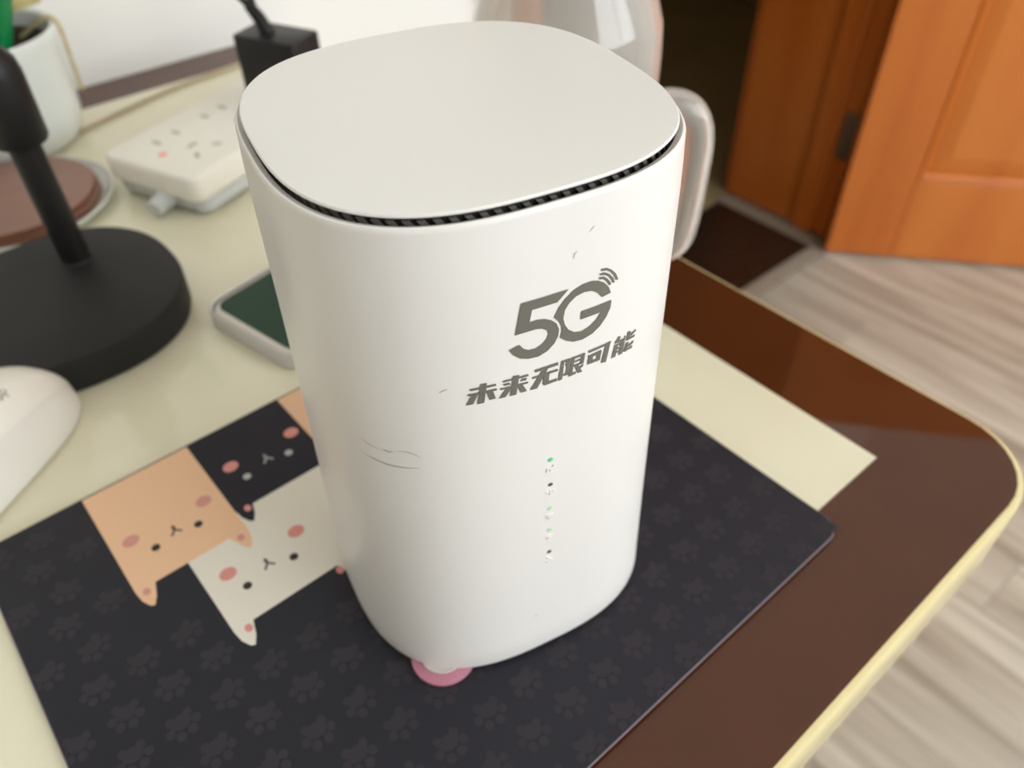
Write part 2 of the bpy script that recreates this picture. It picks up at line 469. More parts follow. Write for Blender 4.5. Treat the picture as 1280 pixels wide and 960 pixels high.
Z1, Z2, Z3, Z4 = PT + 0.00006, PT + 0.00012, PT + 0.00018, PT + 0.00024
mm = lambda L: [(a / 1000, b / 1000) for a, b in L]
def ear(x, y, sx):      # curved ear hanging below the lower edge of a printed cat
    return [(x, y), (x + sx * 0.6, y - 5), (x + sx * 2.2, y - 8.6), (x + sx * 3.6, y - 9.4), (x + sx * 5.6, y - 6), (x + sx * 7.5, y)]
def cat_print(name, x0, x1, y0, y1, m, z, cheek, eye, nose, ears, inner, cheeks, eyes, nz, inmat, x1t=None):
    bm = bmesh.new()
    pts = [(x0, y1)]
    pts += ear(x0, y0, 1) if ears[0] else [(x0, y0)]
    pts += ear(x1, y0, -1)[::-1] if ears[1] else [(x1, y0)]
    pts += [(x1t or x1, y1)]
    flatpoly(bm, mm(pts), z); bmesh.ops.triangulate(bm, faces=bm.faces[:])
    o = finish(name, bm, m, pad, 0)
    for (x, y) in cheeks:
        b = bmesh.new(); disc(b, x / 1000, y / 1000, 0.0033, 0.0029, z + 0.00004); finish('cheek', b, cheek, o, 0)
    for (x, y) in eyes:
        b = bmesh.new(); disc(b, x / 1000, y / 1000, 0.0017, 0.0017, z + 0.00004); finish('eye', b, eye, o, 0)
    x, y = nz; b = bmesh.new()
    for q in ([(-.4, -.2), (.4, -.2), (.4, 2.6), (-.4, 2.6)], [(-2.4, -2), (-1.8, -2.6), (.3, -.2), (-.3, .4)], [(2.4, -2), (.3, .4), (-.3, -.2), (1.8, -2.6)],
              [(-1.0, .9), (1.0, .9), (.3, 2.2), (-.3, 2.2)]):
        flatpoly(b, [((x + u) / 1000, (y + v) / 1000) for u, v in q], z + 0.00004)
    finish('muzzle', b, nose, o, 0)
    for (x, y) in inner:
        b = bmesh.new(); disc(b, x / 1000, y / 1000, 0.0014, 0.0018, z + 0.00004); finish('inner_ear', b, inmat, o, 0)
cat_print('printed_white_cat', 16.3, 66.0, 176.5, 224.5, 'catwhite', Z1, 'pink', 'dark', 'dark', (1, 1), [(21.1, 174.6), (58.3, 174.0)],
          [(25.6, 200.2), (54.6, 200.7)], [(28.8, 190.7), (48.1, 190.7)], (39.1, 194.8), 'pink', 84.0)
cat_print('printed_peach_cat', -4.0, 40.9, 214.8, 272.0, 'catorange', Z2, 'palepink', 'dark', 'dark', (1, 1), [(-0.6, 212.8), (36.9, 212.2)],
          [(33.6, 238.8), (3.6, 239.0)], [(9.8, 229.6), (27.1, 229.3)], (18.8, 232.9), 'palepink')
cat_print('printed_black_cat', 41.1, 84.6, 225.6, 272.0, 'catblack', Z3, 'pink', 'greyprint', 'greyprint', (1, 0), [(45.6, 223.6)],
          [(50.3, 248.5), (79.4, 249.2)], [(53.1, 239.0), (72.8, 239.4)], (64.1, 243.0), 'pink')
cat_print('printed_peach_cat', 84.8, 128.0, 214.8, 272.0, 'catorange', Z2, 'palepink', 'dark', 'dark', (1, 1), [(88.4, 212.8)],
          [(92.5, 239.0), (121, 239.0)], [(98.5, 229.6), (115.5, 229.3)], (107, 232.9), 'palepink')

# paw prints in staggered rows
paw_me = None
cats = [(-5, 42.5, 203, 273), (14, 67.5, 165, 227), (40, 130, 203, 273)]
rows = {66: 4, 80.5: 9, 95: 3, 111: 11, 126: 5, 142: 10, 157: 5, 172: 8, 187: 4, 203: 9, 218: 4, 233: 9, 248: 4, 263: 9}
for yy, off in rows.items():
    xx = -48 + off
    while xx < 213:
        skip = xx < -43 or any(a - 5 < xx < b + 5 and c - 5 < yy < d for a, b, c, d in cats) \
            or ((xx - 110) ** 2 + (yy - 152) ** 2 < 41 ** 2)
        if not skip:
            if paw_me is None:
                b = bmesh.new()
                disc(b, 0, 0.0012, 0.0034, 0.0027, 0)
                for k, (u, v, r) in enumerate(((-4.4, -0.6, 1.5), (-2.0, -3.4, 1.6), (2.0, -3.4, 1.6), (4.4, -0.6, 1.5), (-2.9, 3.1, 1.5), (2.9, 3.1, 1.5))):
                    disc(b, u / 1000, v / 1000, r / 1000, r / 1000 * 1.15, 0.000004 * (k + 1), 12)
                o = finish('paw_print', b, 'paw', pad, 0); paw_me = o.data
            else:
                o = link('paw_print', paw_me, pad)
            rz = random.uniform(-0.5, 0.5)
            if xx < PX0 * 1000 + 7.5 or xx > PX1 * 1000 - 7.5 or yy < PY0 * 1000 + 7.5 or yy > PY1 * 1000 - 7.5:
                me = paw_me.copy(); o.data = me          # print cut off by the pad's edge
                c_, s_ = math.cos(rz), math.sin(rz)
                for v in me.vertices:
                    u = v.co.x * c_ - v.co.y * s_ + xx / 1000; q = v.co.x * s_ + v.co.y * c_ + yy / 1000
                    v.co.x = min(max(u, PX0 + 0.0006), PX1 - 0.0006) - xx / 1000
                    v.co.y = min(max(q, PY0 + 0.0006), PY1 - 0.0006) - yy / 1000
                rz = 0
            o.location = (xx / 1000, yy / 1000, Z1); o.rotation_euler = (0, 0, rz)
        xx += 15.9

# ================================================================== ROUTER
SN = 2.7521
ZB, ZT = 0.0052, 0.1746
def ra(z):
    t = (z - ZB) / (ZT - ZB)
    return 0.0537 - 0.0027 * t - 4 * 0.0004 * t * (1 - t) - 0.0005 * max(0, (t - 0.9) / 0.1) ** 2
RTH = -0.2381
rt = empty('router', (0.1100, 0.1521, T), RTH, 'tall white rounded-square router tower with a grey 5G logo and green lights', 'router')
def face_pt(x, z, off=0.00006):
    """point on the front of the housing from sideways distance and height"""
    a = ra(z) + off
    y = a * (1 - min(abs(x) / a, 0.999) ** SN) ** (1 / SN)
    return (x, -y, z)
bm = bmesh.new()
L = [sup(0.046, SN, ZB), sup(ra(ZB) - 0.0008, SN, ZB), sup(ra(ZB) - 0.0002, SN, ZB + 0.0003), sup(ra(ZB), SN, ZB + 0.0010)]
for i in range(1, 25):
    z = ZB + 0.0014 + (ZT - 0.0016 - ZB - 0.0014) * i / 24
    L.append(sup(ra(z), SN, z))
a = ra(ZT)
L += [sup(a + 0.0001, SN, ZT - 0.0008), sup(a - 0.0002, SN, ZT - 0.0002), sup(a - 0.0006, SN, ZT), sup(a - 0.0009, SN, ZT - 0.0002),
      sup(a - 0.0019, SN, ZT - 0.0006), sup(a - 0.0021, SN, ZT - 0.0010), sup(a - 0.0021, SN, ZT - 0.012)]
rings(bm, L, True, True)
finish('housing', bm, 'router', rt, 35)
# recessed grille ring with slanted louvers under the lid
GA, GZ0, GZ1 = 0.0466, ZT - 0.0119, ZT + 0.0005
bm = bmesh.new(); rings(bm, [sup(GA, SN, GZ0), sup(GA, SN, GZ1)], True, True)
finish('grille_core', bm, 'grille', rt, 35)
lv = None
NL = 100
ringpts = [Vector(p) for p in sup(GA + 0.0001, SN, 0, 1600)]
acc = [0.0]
for i in range(1600):
    acc.append(acc[-1] + (ringpts[(i + 1) % 1600] - ringpts[i]).length)
k = 0
for i in range(1600):
    if acc[i] >= acc[-1] * k / NL and k < NL:
        t = (ringpts[(i + 1) % 1600] - ringpts[i - 1]).normalized()
        if lv is None:
            bm = bmesh.new()
            vs = [bm.verts.new(p) for p in ((-0.0035, -0.0002, -0.0048), (-0.0021, -0.0002, -0.0048), (0.0030, -0.0002, 0.0018), (0.0016, -0.0002, 0.0018),
                                            (-0.0035, 0.0005, -0.0048), (-0.0021, 0.0005, -0.0048), (0.0030, 0.0005, 0.0018), (0.0016, 0.0005, 0.0018))]
            for q in ((0, 1, 2, 3), (7, 6, 5, 4), (0, 4, 5, 1), (1, 5, 6, 2), (2, 6, 7, 3), (3, 7, 4, 0)):
                bm.faces.new([vs[j] for j in q])
            o = finish('louver', bm, 'louver', rt, 0); lv = o.data
        else:
            o = link('louver', lv, rt)
        o.location = (ringpts[i].x, ringpts[i].y, ZT - 0.0022)
        o.rotation_euler = (0, 0, math.atan2(-t.y, -t.x))
        k += 1
# lid: a softly domed plate
LA, LZ = 0.0490, 0.1766
bm = bmesh.new()
L = [sup(0.0440, SN, LZ - 0.0014), sup(LA - 0.0012, SN, LZ - 0.0010), sup(LA - 0.0002, SN, LZ - 0.0007), sup(LA, SN, LZ - 0.0003), sup(LA - 0.0003, SN, LZ + 0.0001)]
for s in (0.98, 0.94, 0.86, 0.74, 0.58, 0.4, 0.2, 0.06):
    L.append(sup(LA * s, 2 + (SN - 2) * s, LZ + 0.0001 + 0.0016 * (1 - s ** 2.4)))
rings(bm, L, True, True)
finish('lid', bm, 'lid', rt, 40)
# feet
for x, y in ((-0.0345, -0.0405), (0.036, -0.036), (-0.036, 0.036), (0.036, 0.036)):
    z0 = PT + 0.0004 if (x, y) != (-0.0345, -0.0405) else PT + 0.0022
    bm = bmesh.new(); lathe(bm, [(0.0066, z0), (0.0075, z0 + 0.0006), (0.0078, ZB + 0.0002)], 24)
    finish('foot', bm, 'whitefoot', rt, loc=(x, y, 0))

GLYPHS = {
 '5': [[(-86.7,1526.2),(31.3,1524.7),(2.7,1498.4),(-60.4,1499.5),(-66.9,1467.5),(-47.5,1467.9),(-29.9,1464),(-11.9,1453.9),(2.6,1438.4),(9,1418.5),(7.3,1401.4),(-2.9,1381.4),(-21.2,1365.9),(-44.8,1358.5),(-70.7,1361.7),(-91,1370.2),(-108.1,1387),(-118.2,1404.9),(-92.3,1411.7),(-83,1397.4),(-70.5,1388.2),(-52.6,1385.9),(-34.5,1392.3),(-22.9,1404.2),(-18.6,1417.3),(-23.1,1429.3),(-36,1438.5),(-52.5,1442.3),(-102.8,1442.4)]],
 'G': [[(148,1470.4),(140.8,1489),(126.7,1507.2),(109.2,1519.5),(89.9,1525.4),(66.2,1524.5),(43.1,1516.4),(23.1,1500.2),(6.9,1482.4),(-4.7,1458.4),(6.4,1445.1),(14.6,1428),(16.4,1409.7),(12.3,1392.9),(29.3,1377.2),(48.6,1366.4),(73.6,1362.8),(101.6,1369.4),(123.7,1384.1),(140,1404),(150.1,1426.1),(151.9,1448.1),(67,1449.2),(65.8,1425.9),(122.5,1424.9),(110.7,1407.7),(91.7,1394.7),(69.7,1389.3),(50.3,1395),(33.7,1409),(23.8,1427.5),(19.4,1446.5),(22.7,1468.2),(33.9,1485.2),(50.3,1497.3),(72.5,1501.6),(92.9,1497.6),(110,1485.9),(123.2,1467.9)]],
 'waves': [[(117.1,1542.1),(129.7,1539.4),(141.3,1531.2),(152.7,1518),(161.7,1499.9),(167.6,1499.9),(158.7,1519.8),(144.6,1536),(129.6,1546.4),(115.4,1548.5)],
   [(114.4,1531.5),(126.2,1528.5),(136.3,1521.1),(146.2,1508.4),(151.7,1495.9),(157.7,1495.6),(152.3,1509.9),(140,1525.5),(126.3,1535.5),(112.9,1537.9)],
   [(112.3,1521.4),(122.5,1518.5),(131.1,1510.9),(138.2,1500.7),(141.2,1494),(147.2,1493.5),(144.4,1502),(135.4,1514.8),(123.2,1525.3),(111,1527.8)]],
 'wei': [[(-214.1,1315.6),(-152.9,1314.6),(-152.2,1307.9),(-214.1,1308.9)],
   [(-220.5,1300),(-151.6,1299.9),(-150.9,1293.1),(-220.5,1293.8)],
   [(-188.9,1324.8),(-174.2,1323.8),(-183.2,1263.1),(-199.8,1263.1)],
   [(-208.9,1300),(-194,1299.5),(-209.9,1265.8),(-226,1266)],
   [(-177,1300.4),(-161.7,1298),(-154.6,1268.4),(-169.9,1267.9)]],
 'lai': [[(-135.6,1317.7),(-71.4,1314.7),(-70.1,1308.2),(-135.5,1311.7)],
   [(-134.7,1306.6),(-119.7,1306.7),(-117,1299.5),(-132.4,1300.3)],
   [(-93,1299.4),(-86.1,1306.3),(-74.5,1305.2),(-76.5,1297.2)],
   [(-142.5,1296.2),(-71.6,1291.3),(-71.7,1285.6),(-142.1,1290.1)],
   [(-109.8,1323.6),(-94,1321.2),(-102.8,1261.5),(-119.5,1262.3)],
   [(-127.6,1290.9),(-113.4,1289.2),(-130.3,1263.9),(-147.3,1264.4)],
   [(-99,1287.3),(-86.4,1288.4),(-74.9,1261.7),(-90.7,1262.5)]],
 'wu': [[(-53.7,1320.6),(8.7,1319.2),(9.5,1309.8),(-52.7,1311.9)],
   [(-60.3,1300.2),(8.1,1298.9),(8.8,1291.4),(-59.7,1293.9)],
   [(-35.8,1309.6),(-18.6,1310.8),(-47.8,1258.5),(-66.9,1260.9)],
   [(-29,1294.9),(-14,1295.7),(-16.5,1268.9),(7,1268.6),(5.7,1260),(-27.4,1259.6),(-32.5,1266)]],
 'xian': [[(18.3,1318.8),(26.5,1319),(20.7,1258.5),(9.2,1258.5)],
   [(18.3,1318.8),(42.4,1318.2),(41.8,1311.4),(21.5,1312)],
   [(33.7,1318.3),(42.4,1318.2),(39.5,1298),(36.9,1267.5),(23.7,1267.8),(24.5,1274.8),(30.4,1275.2),(32.3,1295),(29.6,1302.2)],
   [(45.1,1318.3),(55.6,1317.9),(48.5,1263.7),(38.6,1260.6)],
   [(45.1,1318.3),(84.3,1317.5),(83.6,1310.2),(46,1311.5)],
   [(74.6,1318.3),(84.3,1317.5),(81.3,1290.8),(71.6,1290.9)],
   [(53,1304.2),(74.2,1304.7),(73.5,1299.2),(53.2,1298.9)],
   [(52.4,1292),(81.2,1292),(80.4,1285.8),(51.5,1286.1)],
   [(38.6,1260.6),(42.6,1268),(60.3,1268.1),(59.2,1261.2),(40.8,1259.2)],
   [(54.6,1289.1),(65.2,1288.1),(77.9,1259.2),(65.3,1260.5)],
   [(67.8,1278),(81.1,1284.3),(79.7,1276.8),(71.3,1272.1)]],
 'ke': [[(93.5,1319.4),(161.4,1319.4),(160.3,1312.3),(94.3,1311.6)],
   [(145.2,1317.7),(159.9,1317.8),(149.7,1257.3),(134.3,1260.7)],
   [(94.3,1303.5),(107.9,1303.4),(107.3,1274.8),(92.9,1275.1)],
   [(94.3,1303.5),(133.6,1304.6),(132.5,1294.6),(94.1,1294.7)],
   [(121.2,1304.7),(133.6,1304.6),(129.3,1273.5),(117,1273.9)],
   [(92.9,1284.3),(130.6,1281.9),(129.3,1273.5),(92.9,1275.1)]],
 'neng': [[(183.9,1321.6),(193.5,1317.8),(188.1,1307.8),(205.8,1305.5),(204,1312.9),(209.7,1312.2),(208.7,1296.7),(173.9,1303.6),(176.3,1311.5),(179.9,1312)],
   [(174.2,1299.8),(186,1298.5),(179.6,1259.1),(166.9,1260.1)],
   [(174.2,1299.8),(208.8,1295.9),(208.3,1288.4),(174.3,1292.8)],
   [(195.9,1298.1),(208.3,1295.9),(202.5,1256.5),(189.6,1258.2)],
   [(179.7,1286.6),(203.8,1282.4),(203,1277.4),(179.2,1281)],
   [(178.7,1275.9),(202.2,1272),(201.5,1267),(178.6,1270.5)],
   [(216.7,1319.1),(226.8,1317),(222.5,1289.4),(212.4,1293.1)],
   [(220.8,1304.8),(246.4,1312.1),(245.5,1305.7),(229.3,1300)],
   [(212.4,1293.1),(214.8,1299.8),(239.2,1296.1),(243.9,1296.2),(242,1288.9)],
   [(213.7,1285.9),(223.6,1284.4),(216.8,1255.8),(206.2,1260.6)],
   [(217.9,1271.3),(241.2,1279.4),(240.2,1271.6),(226.3,1267.1)],
   [(206.7,1260.3),(210.6,1265.6),(238.9,1263.8),(236,1255.6)]],

}
def decal(name, polys, m, off=0.00006, cell=0.0012, thick=0.0):
    """thin printed shape wrapped on the curved front; polys in 0.1 mm as (sideways, height)"""
    bm = bmesh.new()
    for k, p in enumerate(polys):
        flatpoly(bm, [(x / 1e4, z / 1e4) for x, z in p], k * 1e-7)
    bmesh.ops.triangulate(bm, faces=bm.faces[:])
    for _ in range(3):
        es = [e for e in bm.edges if abs(e.verts[0].co.x - e.verts[1].co.x) > cell]
        if not es: break
        bmesh.ops.subdivide_edges(bm, edges=es, cuts=1)
        bmesh.ops.triangulate(bm, faces=bm.faces[:])
    for v in bm.verts:
        o_ = v.co.z * 20
        v.co = Vector(face_pt(v.co.x, v.co.y, off + o_))
    bm.normal_update()
    for f in bm.faces:
        if f.normal.y > 0: f.normal_flip()
    if thick:
        bmesh.ops.solidify(bm, geom=bm.faces[:], thickness=thick)
    me = bpy.data.meshes.new(name); bm.to_mesh(me); bm.free(); me.materials.append(MAT[m])
    return link(name, me, rt)
for nm, g in (('logo_digit', '5'), ('logo_letter', 'G'), ('logo_waves', 'waves'), ('slogan_character', 'wei'), ('slogan_character', 'lai'),
              ('slogan_character', 'wu'), ('slogan_character', 'xian'), ('slogan_character', 'ke'), ('slogan_character', 'neng')):
    decal(nm, GLYPHS[g], 'ink', 0.00020)
def oval(x, z, rx, rz, n=18):
    return [(x + rx * math.cos(2 * math.pi * i / n), z + rz * math.sin(2 * math.pi * i / n)) for i in range(n)]
for k, (x, z, on) in enumerate(((-7.5, 982, 2), (-6.5, 880.5, 0), (-7.5, 777.5, 1), (-7, 678, 1), (-7.5, 573, 0))):
    if on:
        decal('lit_lamp', [oval(x, z, 7.5, 7)], 'ledgreen' if on == 2 else 'ledglow', 0.0002)
    else:
        decal('unlit_lamp', [oval(x, z, 7, 6.5)], 'leddark', 0.0002)
    # tiny pearl icons below each lamp
    zi = z - 36
    ic = {0: [oval(x, zi + 4, 13, 3), oval(x - 9, zi - 5, 3.5, 6), oval(x + 10, zi + 6, 4, 7), oval(x + 1, zi - 4, 2.5, 8)],
          1: [oval(x, zi + 2, 3, 11), oval(x - 8, zi + 6, 5, 3), oval(x + 9, zi + 6, 4, 3.5)],
          2: [oval(x, zi + 6, 12, 4), oval(x, zi - 2, 8, 4), oval(x, zi - 9, 4, 3)],
          3: [oval(x, zi + 8, 12, 3), oval(x - 2, zi - 2, 7, 5)],
          4: [[(x - 11, zi + 13), (x - 5, zi + 13), (x + 12, zi - 8), (x + 6, zi - 10)], oval(x - 8, zi - 12, 4, 3)]}[k]
    decal('status_icon', ic, 'icon', 0.00035, thick=0.0004)
def scratch(pts, w0, m):
    n = len(pts); A, B = [], []
    for i, (x, z) in enumerate(pts):
        t = Vector(pts[min(i + 1, n - 1)]) - Vector(pts[max(i - 1, 0)]); t.normalize()
        w_ = w0 * math.sin(math.pi * (i + 0.35) / (n - 0.3))
        A.append((x - t.y * w_, z + t.x * w_)); B.append((x + t.y * w_, z - t.x * w_))
    decal('scuff_mark', [A + B[::-1]], m, 0.00012)
for pts, w_, m in (([(-453, 1117), (-445, 1109), (-436, 1104), (-420, 1101)], 1.4, 'scuff'), ([(-418, 1102), (-410, 1104), (-404, 1100), (-397, 1106)], 2.2, 'scuff'),
                   ([(-385, 1112), (-365, 1113), (-350, 1106), (-339, 1095)], 1.4, 'scuff'), ([(-458, 1062), (-437, 1056), (-412, 1050), (-380, 1052), (-342, 1058)], 1.5, 'scuffdark'),
                   ([(-282, 1315), (-274, 1321), (-263, 1324)], 1.6, 'scuff'), ([(80, 1655), (86, 1662), (92, 1666)], 1.4, 'scuff'),
                   ([(-60, 250), (-54, 256), (-47, 259)], 2.0, 'scuff'), ([(40, 1600), (44, 1612), (50, 1618)], 1.3, 'scuff')):
    scratch(pts, w_, m)

# pink disc the near foot stands on
fx, fy = 0.0668, 0.1205
bm = bmesh.new(); lathe(bm, [(0.0104, 0), (0.0110, 0.0004), (0.0110, 0.0014), (0.0103, 0.0017)], 40)
pd = finish('foot_pad', bm, 'pinkdisc', None, loc=(fx, fy, T + PT + 0.0003))
tag(pd, 'small round pink pad peeking out under the router base', 'foot pad')

# ================================================================== GLASS JUG
jug = empty('glass_jug', (0.2385, 0.2470, T), 0, 'clear glass jug with a big loop handle standing behind the router', 'jug')
bm = bmesh.new()
lathe(bm, [(0.034, 0.0), (0.0385, 0.002), (0.0400, 0.007), (0.0400, 0.130), (0.0392, 0.142), (0.0360, 0.152), (0.0310, 0.160), (0.0290, 0.168), (0.0295, 0.195), (0.0310, 0.198),
           (0.0290, 0.199), (0.0265, 0.195), (0.0262, 0.168), (0.0285, 0.160), (0.0330, 0.1505), (0.0362, 0.141), (0.0370, 0.130), (0.0370, 0.012), (0.0340, 0.007), (0.0010, 0.0065)], 64)
finish('jug_body', bm, 'glass', jug, 50)
hd = Vector((0.76, -0.65, 0)).normalized()
hp = [(0.0385, 0.102), (0.046, 0.104), (0.055, 0.101), (0.0605, 0.090), (0.0610, 0.070), (0.0600, 0.045), (0.057, 0.033), (0.048, 0.028), (0.0385, 0.030)]
bm = bmesh.new(); tube(bm, spline([(hd.x * r, hd.y * r, z) for r, z in hp], 6), 0.0080, 16, True, (0.9, 1.0))
finish('handle', bm, 'glass', jug, 60)
bm = bmesh.new(); lathe(bm, [(0.0255, 0.180), (0.0258, 0.1995), (0.0325, 0.2000), (0.0325, 0.212), (0.030, 0.214), (0.001, 0.2145)], 48)
finish('stopper', bm, 'whitefoot', jug, 40)

# ================================================================== POWER STRIP, ADAPTER
SA = math.radians(21)
ps = empty('power_strip', (0.1135, 0.4795, T), SA, 'white power strip with socket slots and a red pilot light, on clear feet', 'power strip')
SLN, SW, SH = 0.190, 0.039, 0.028           # local x along the strip
bm = bmesh.new(); slab(bm, 0, SLN, -SW, SW, 0.011, SH, 0.008, 0.003, 6); finish('upper_shell', bm, 'strip_white', ps, 50)
bm = bmesh.new(); slab(bm, 0.004, SLN - 0.004, -SW + 0.001, SW - 0.001, 0.003, 0.0108, 0.008, 0.001, 6); finish('clear_base', bm, 'clear', ps, 50)
for x, y in ((0.014, -0.028), (0.014, 0.028), (SLN - 0.014, -0.028), (SLN - 0.014, 0.028)):
    bm = bmesh.new(); lathe(bm, [(0.006, 0.0), (0.0065, 0.0008), (0.0065, 0.0029)], 20); finish('foot', bm, 'clear', ps, loc=(x, y, 0))
bm = bmesh.new(); tube(bm, spline([(0.008, -0.008, 0.0085), (-0.002, -0.009, 0.0078), (-0.010, -0.010, 0.0066)], 5), [0.0062] * 5 + [0.0054] * 6, 16)
finish('strain_relief', bm, 'clear', ps)
bm = bmesh.new(); lathe(bm, [(0.0026, SH - 0.001), (0.0026, SH + 0.0004), (0.0018, SH + 0.0007)], 18)
finish('pilot_light', bm, 'redled', ps, loc=(0.0165, 0.001, 0))
def slot(x, y, a, l=0.0038, w_=0.0013):
    bm = bmesh.new(); slab(bm, -l, l, -w_, w_, SH - 0.002, SH + 0.00015, 0.0012, 0, 4)
    finish('socket_slot', bm, 'slot', ps, 0, (x, y, 0), (0, 0, a))
for k in range(4):
    bx = 0.034 + 0.042 * k
    slot(bx - 0.008, 0.0165, 1.57); slot(bx + 0.008, 0.0165, 1.57)
    slot(bx, -0.006, 0.0); slot(bx - 0.0085, -0.0185, 0.9, 0.0033); slot(bx + 0.0085, -0.0185, -0.9, 0.0033)

ad = empty('power_adapter', (0.2205, 0.4930, T + SH + 0.0004), math.radians(24), 'black block power adapter plugged upright into the white power strip', 'adapter')
bm = bmesh.new(); slab(bm, -0.0145, 0.0145, -0.0235, 0.0235, 0.0, 0.0485, 0.003, 0.0015, 5); finish('adapter_body', bm, 'blackplastic', ad)
bm = bmesh.new(); tube(bm, spline([(-0.002, 0.004, 0.0475), (-0.002, 0.008, 0.056), (-0.003, 0.014, 0.064)], 5), [0.0046, 0.0046, 0.0046, 0.0045, 0.0044, 0.0043, 0.0042, 0.004, 0.0038, 0.0036, 0.0034], 12)
finish('strain_relief', bm, 'blackplastic', ad)
bm = bmesh.new(); tube(bm, spline([(-0.003, 0.0135, 0.063), (-0.010, 0.022, 0.080), (-0.018, 0.034, 0.110), (-0.022, 0.050, 0.150), (-0.022, 0.075, 0.175), (-0.018, 0.115, 0.150)], 8), 0.0021, 10)
finish('adapter_cord', bm, 'blackplastic', ad)
bm = bmesh.new(); tube(bm, spline([(0.0, 0.0125, 0.063), (0.003, 0.024, 0.085), (0.002, 0.040, 0.120), (-0.01, 0.070, 0.155)], 8), 0.0021, 10)
finish('adapter_cord', bm, 'blackplastic', ad)

bm = bmesh.new(); tube(bm, spline([(0.0945, 0.688, 0.0017), (0.113, 0.6165, 0.0017), (0.150, 0.630, 0.0017), (0.200, 0.6445, 0.0017), (0.260, 0.652, 0.0017), (0.33, 0.66, 0.0017)][1:5], 8), 0.0016, 10)
cb = finish('thin_cable', bm, 'cable', None, loc=(0, 0, T)); tag(cb, 'thin beige cable lying along the cream table top behind the power strip', 'cable')

# ================================================================== COASTERS AND DISH
bm = bmesh.new()
lathe(bm, [(0.040, 0.0), (0.050, 0.0006), (0.0555, 0.003), (0.0575, 0.0062), (0.0565, 0.0068), (0.0545, 0.0040), (0.050, 0.0022), (0.001, 0.0020)], 64)
o = finish('white_dish', bm, 'whitegloss', None, 50, (0.0475, 0.5360, T)); tag(o, 'shallow white dish holding two brown leather coasters', 'dish')
for k, (dx, dy, z, lb) in enumerate(((0.0, 0.001, 0.0026, 'brown round leather coaster, lower of the two in the white dish'),
                                     (-0.0015, 0.002, 0.0068, 'brown round leather coaster lying on top of the other coaster'))):
    cst = empty('coaster', (0.0475 + dx, 0.5360 + dy, T + z), 0, lb, 'coaster', 'coasters in the white dish')
    bm = bmesh.new(); lathe(bm, [(0.0488, 0.0), (0.0495, 0.0006), (0.0495, 0.0030), (0.0488, 0.0034)], 64, True, False); finish('coaster_edge', bm, 'leatheredge', cst)
    bm = bmesh.new(); lathe(bm, [(0.0489, 0.0033), (0.0478, 0.0038), (0.001, 0.0038)], 64, True, True); finish('leather_face', bm, 'leather', cst)

# ================================================================== BLACK STAND
sd = empty('phone_stand', (0.0335, 0.3990, T), 0, 'black desk stand with a heavy round base and upright pole', 'stand')
bm = bmesh.new(); L = []
for r, z in ((0.0565, 0.0), (0.0582, 0.0008), (0.0590, 0.003), (0.0592, 0.0170), (0.0586, 0.0189), (0.0571, 0.0195), (0.03, 0.0198), (0.002, 0.0199)):
    L.append(sup(r, 2.3, z, 96))
rings(bm, L); finish('base', bm, 'blackmatte', sd, 40)
bm = bmesh.new(); lathe(bm, [(0.0084, 0.0195), (0.0080, 0.0204), (0.0075, 0.0208), (0.0074, 0.092)], 32); finish('pole', bm, 'blackplastic', sd, 40, (0.0177, 0.0231, 0))
bm = bmesh.new(); lathe(bm, [(0.0080, 0.0860), (0.0118, 0.0864), (0.0126, 0.0880), (0.0130, 0.1180), (0.0120, 0.1240), (0.0085, 0.1290), (0.0070, 0.180)], 36)
finish('collar', bm, 'blackplastic', sd, 40, (0.0177, 0.0231, 0))
bm = bmesh.new(); slab(bm, -0.034, 0.034, -0.006, 0.006, 0.178, 0.25, 0.004, 0.002); finish('holder_plate', bm, 'blackplastic', sd, 40, (0.0177, 0.0295, 0), (0, 0, 0.2))

# ================================================================== MOUSE
mo = empty('computer_mouse', (-0.0321, 0.3133, T), math.radians(34.5), 'white computer mouse lying in front of the black stand', 'mouse')
ML, MW, MH = 0.055, 0.0215, 0.0365
def mw(x): return MW * max(0, 1 - abs(x / ML) ** 4.0) ** 0.5
def mh(x): return MH * max(0, 1 - abs((x + 0.006) / (ML + 0.0061)) ** 2.6) ** 0.5
def shell_pt(x, t, infl=0.0):
    c_, s_ = math.cos(t), math.sin(t)
    y = (mw(x) + infl) * math.copysign(abs(c_) ** 0.75, c_)
    z = 0.003 + (mh(x) + infl) * max(s_, 0) ** 0.8
    return (x, y, max(z, 0.003))
def mouse_part(t0, t1, infl, closed):
    bm = bmesh.new(); N, K = 44, 28; L = []
    for i in range(N + 1):
        x = -ML * math.cos(math.pi * i / N) * 0.9995
        row = [shell_pt(x, t0 + (t1 - t0) * k / K, infl) for k in range(K + 1)]
        if closed:                       # tuck the sides under towards the table
            row = [(x, row[0][1] * 0.93, 0.0006)] + row + [(x, row[-1][1] * 0.93, 0.0006)]
        L.append([bm.verts.new(p) for p in row])
    n = len(L[0])
    for a, b in zip(L, L[1:]):
        for i in range(n - 1): bm.faces.new((a[i], a[i + 1], b[i + 1], b[i]))
        if closed: bm.faces.new((a[n - 1], a[0], b[0], b[n - 1]))
    if closed:
        bm.faces.new(L[0]); bm.faces.new(L[-1][::-1])
    bmesh.ops.remove_doubles(bm, verts=bm.verts[:], dist=1e-6)
    return bm
finish('lower_body', mouse_part(0, math.pi, 0.0, True), 'mouseside', mo, 60)
finish('top_shell', mouse_part(0.62, math.pi - 0.62, 0.0005, False), 'mousewhite', mo, 60)
def shell_z(x, y):
    c = min(abs(y) / mw(x), 0.999) ** (1 / 0.75)
    return 0.003 + mh(x) * (1 - c * c) ** 0.4 + 0.0006
bm = bmesh.new()
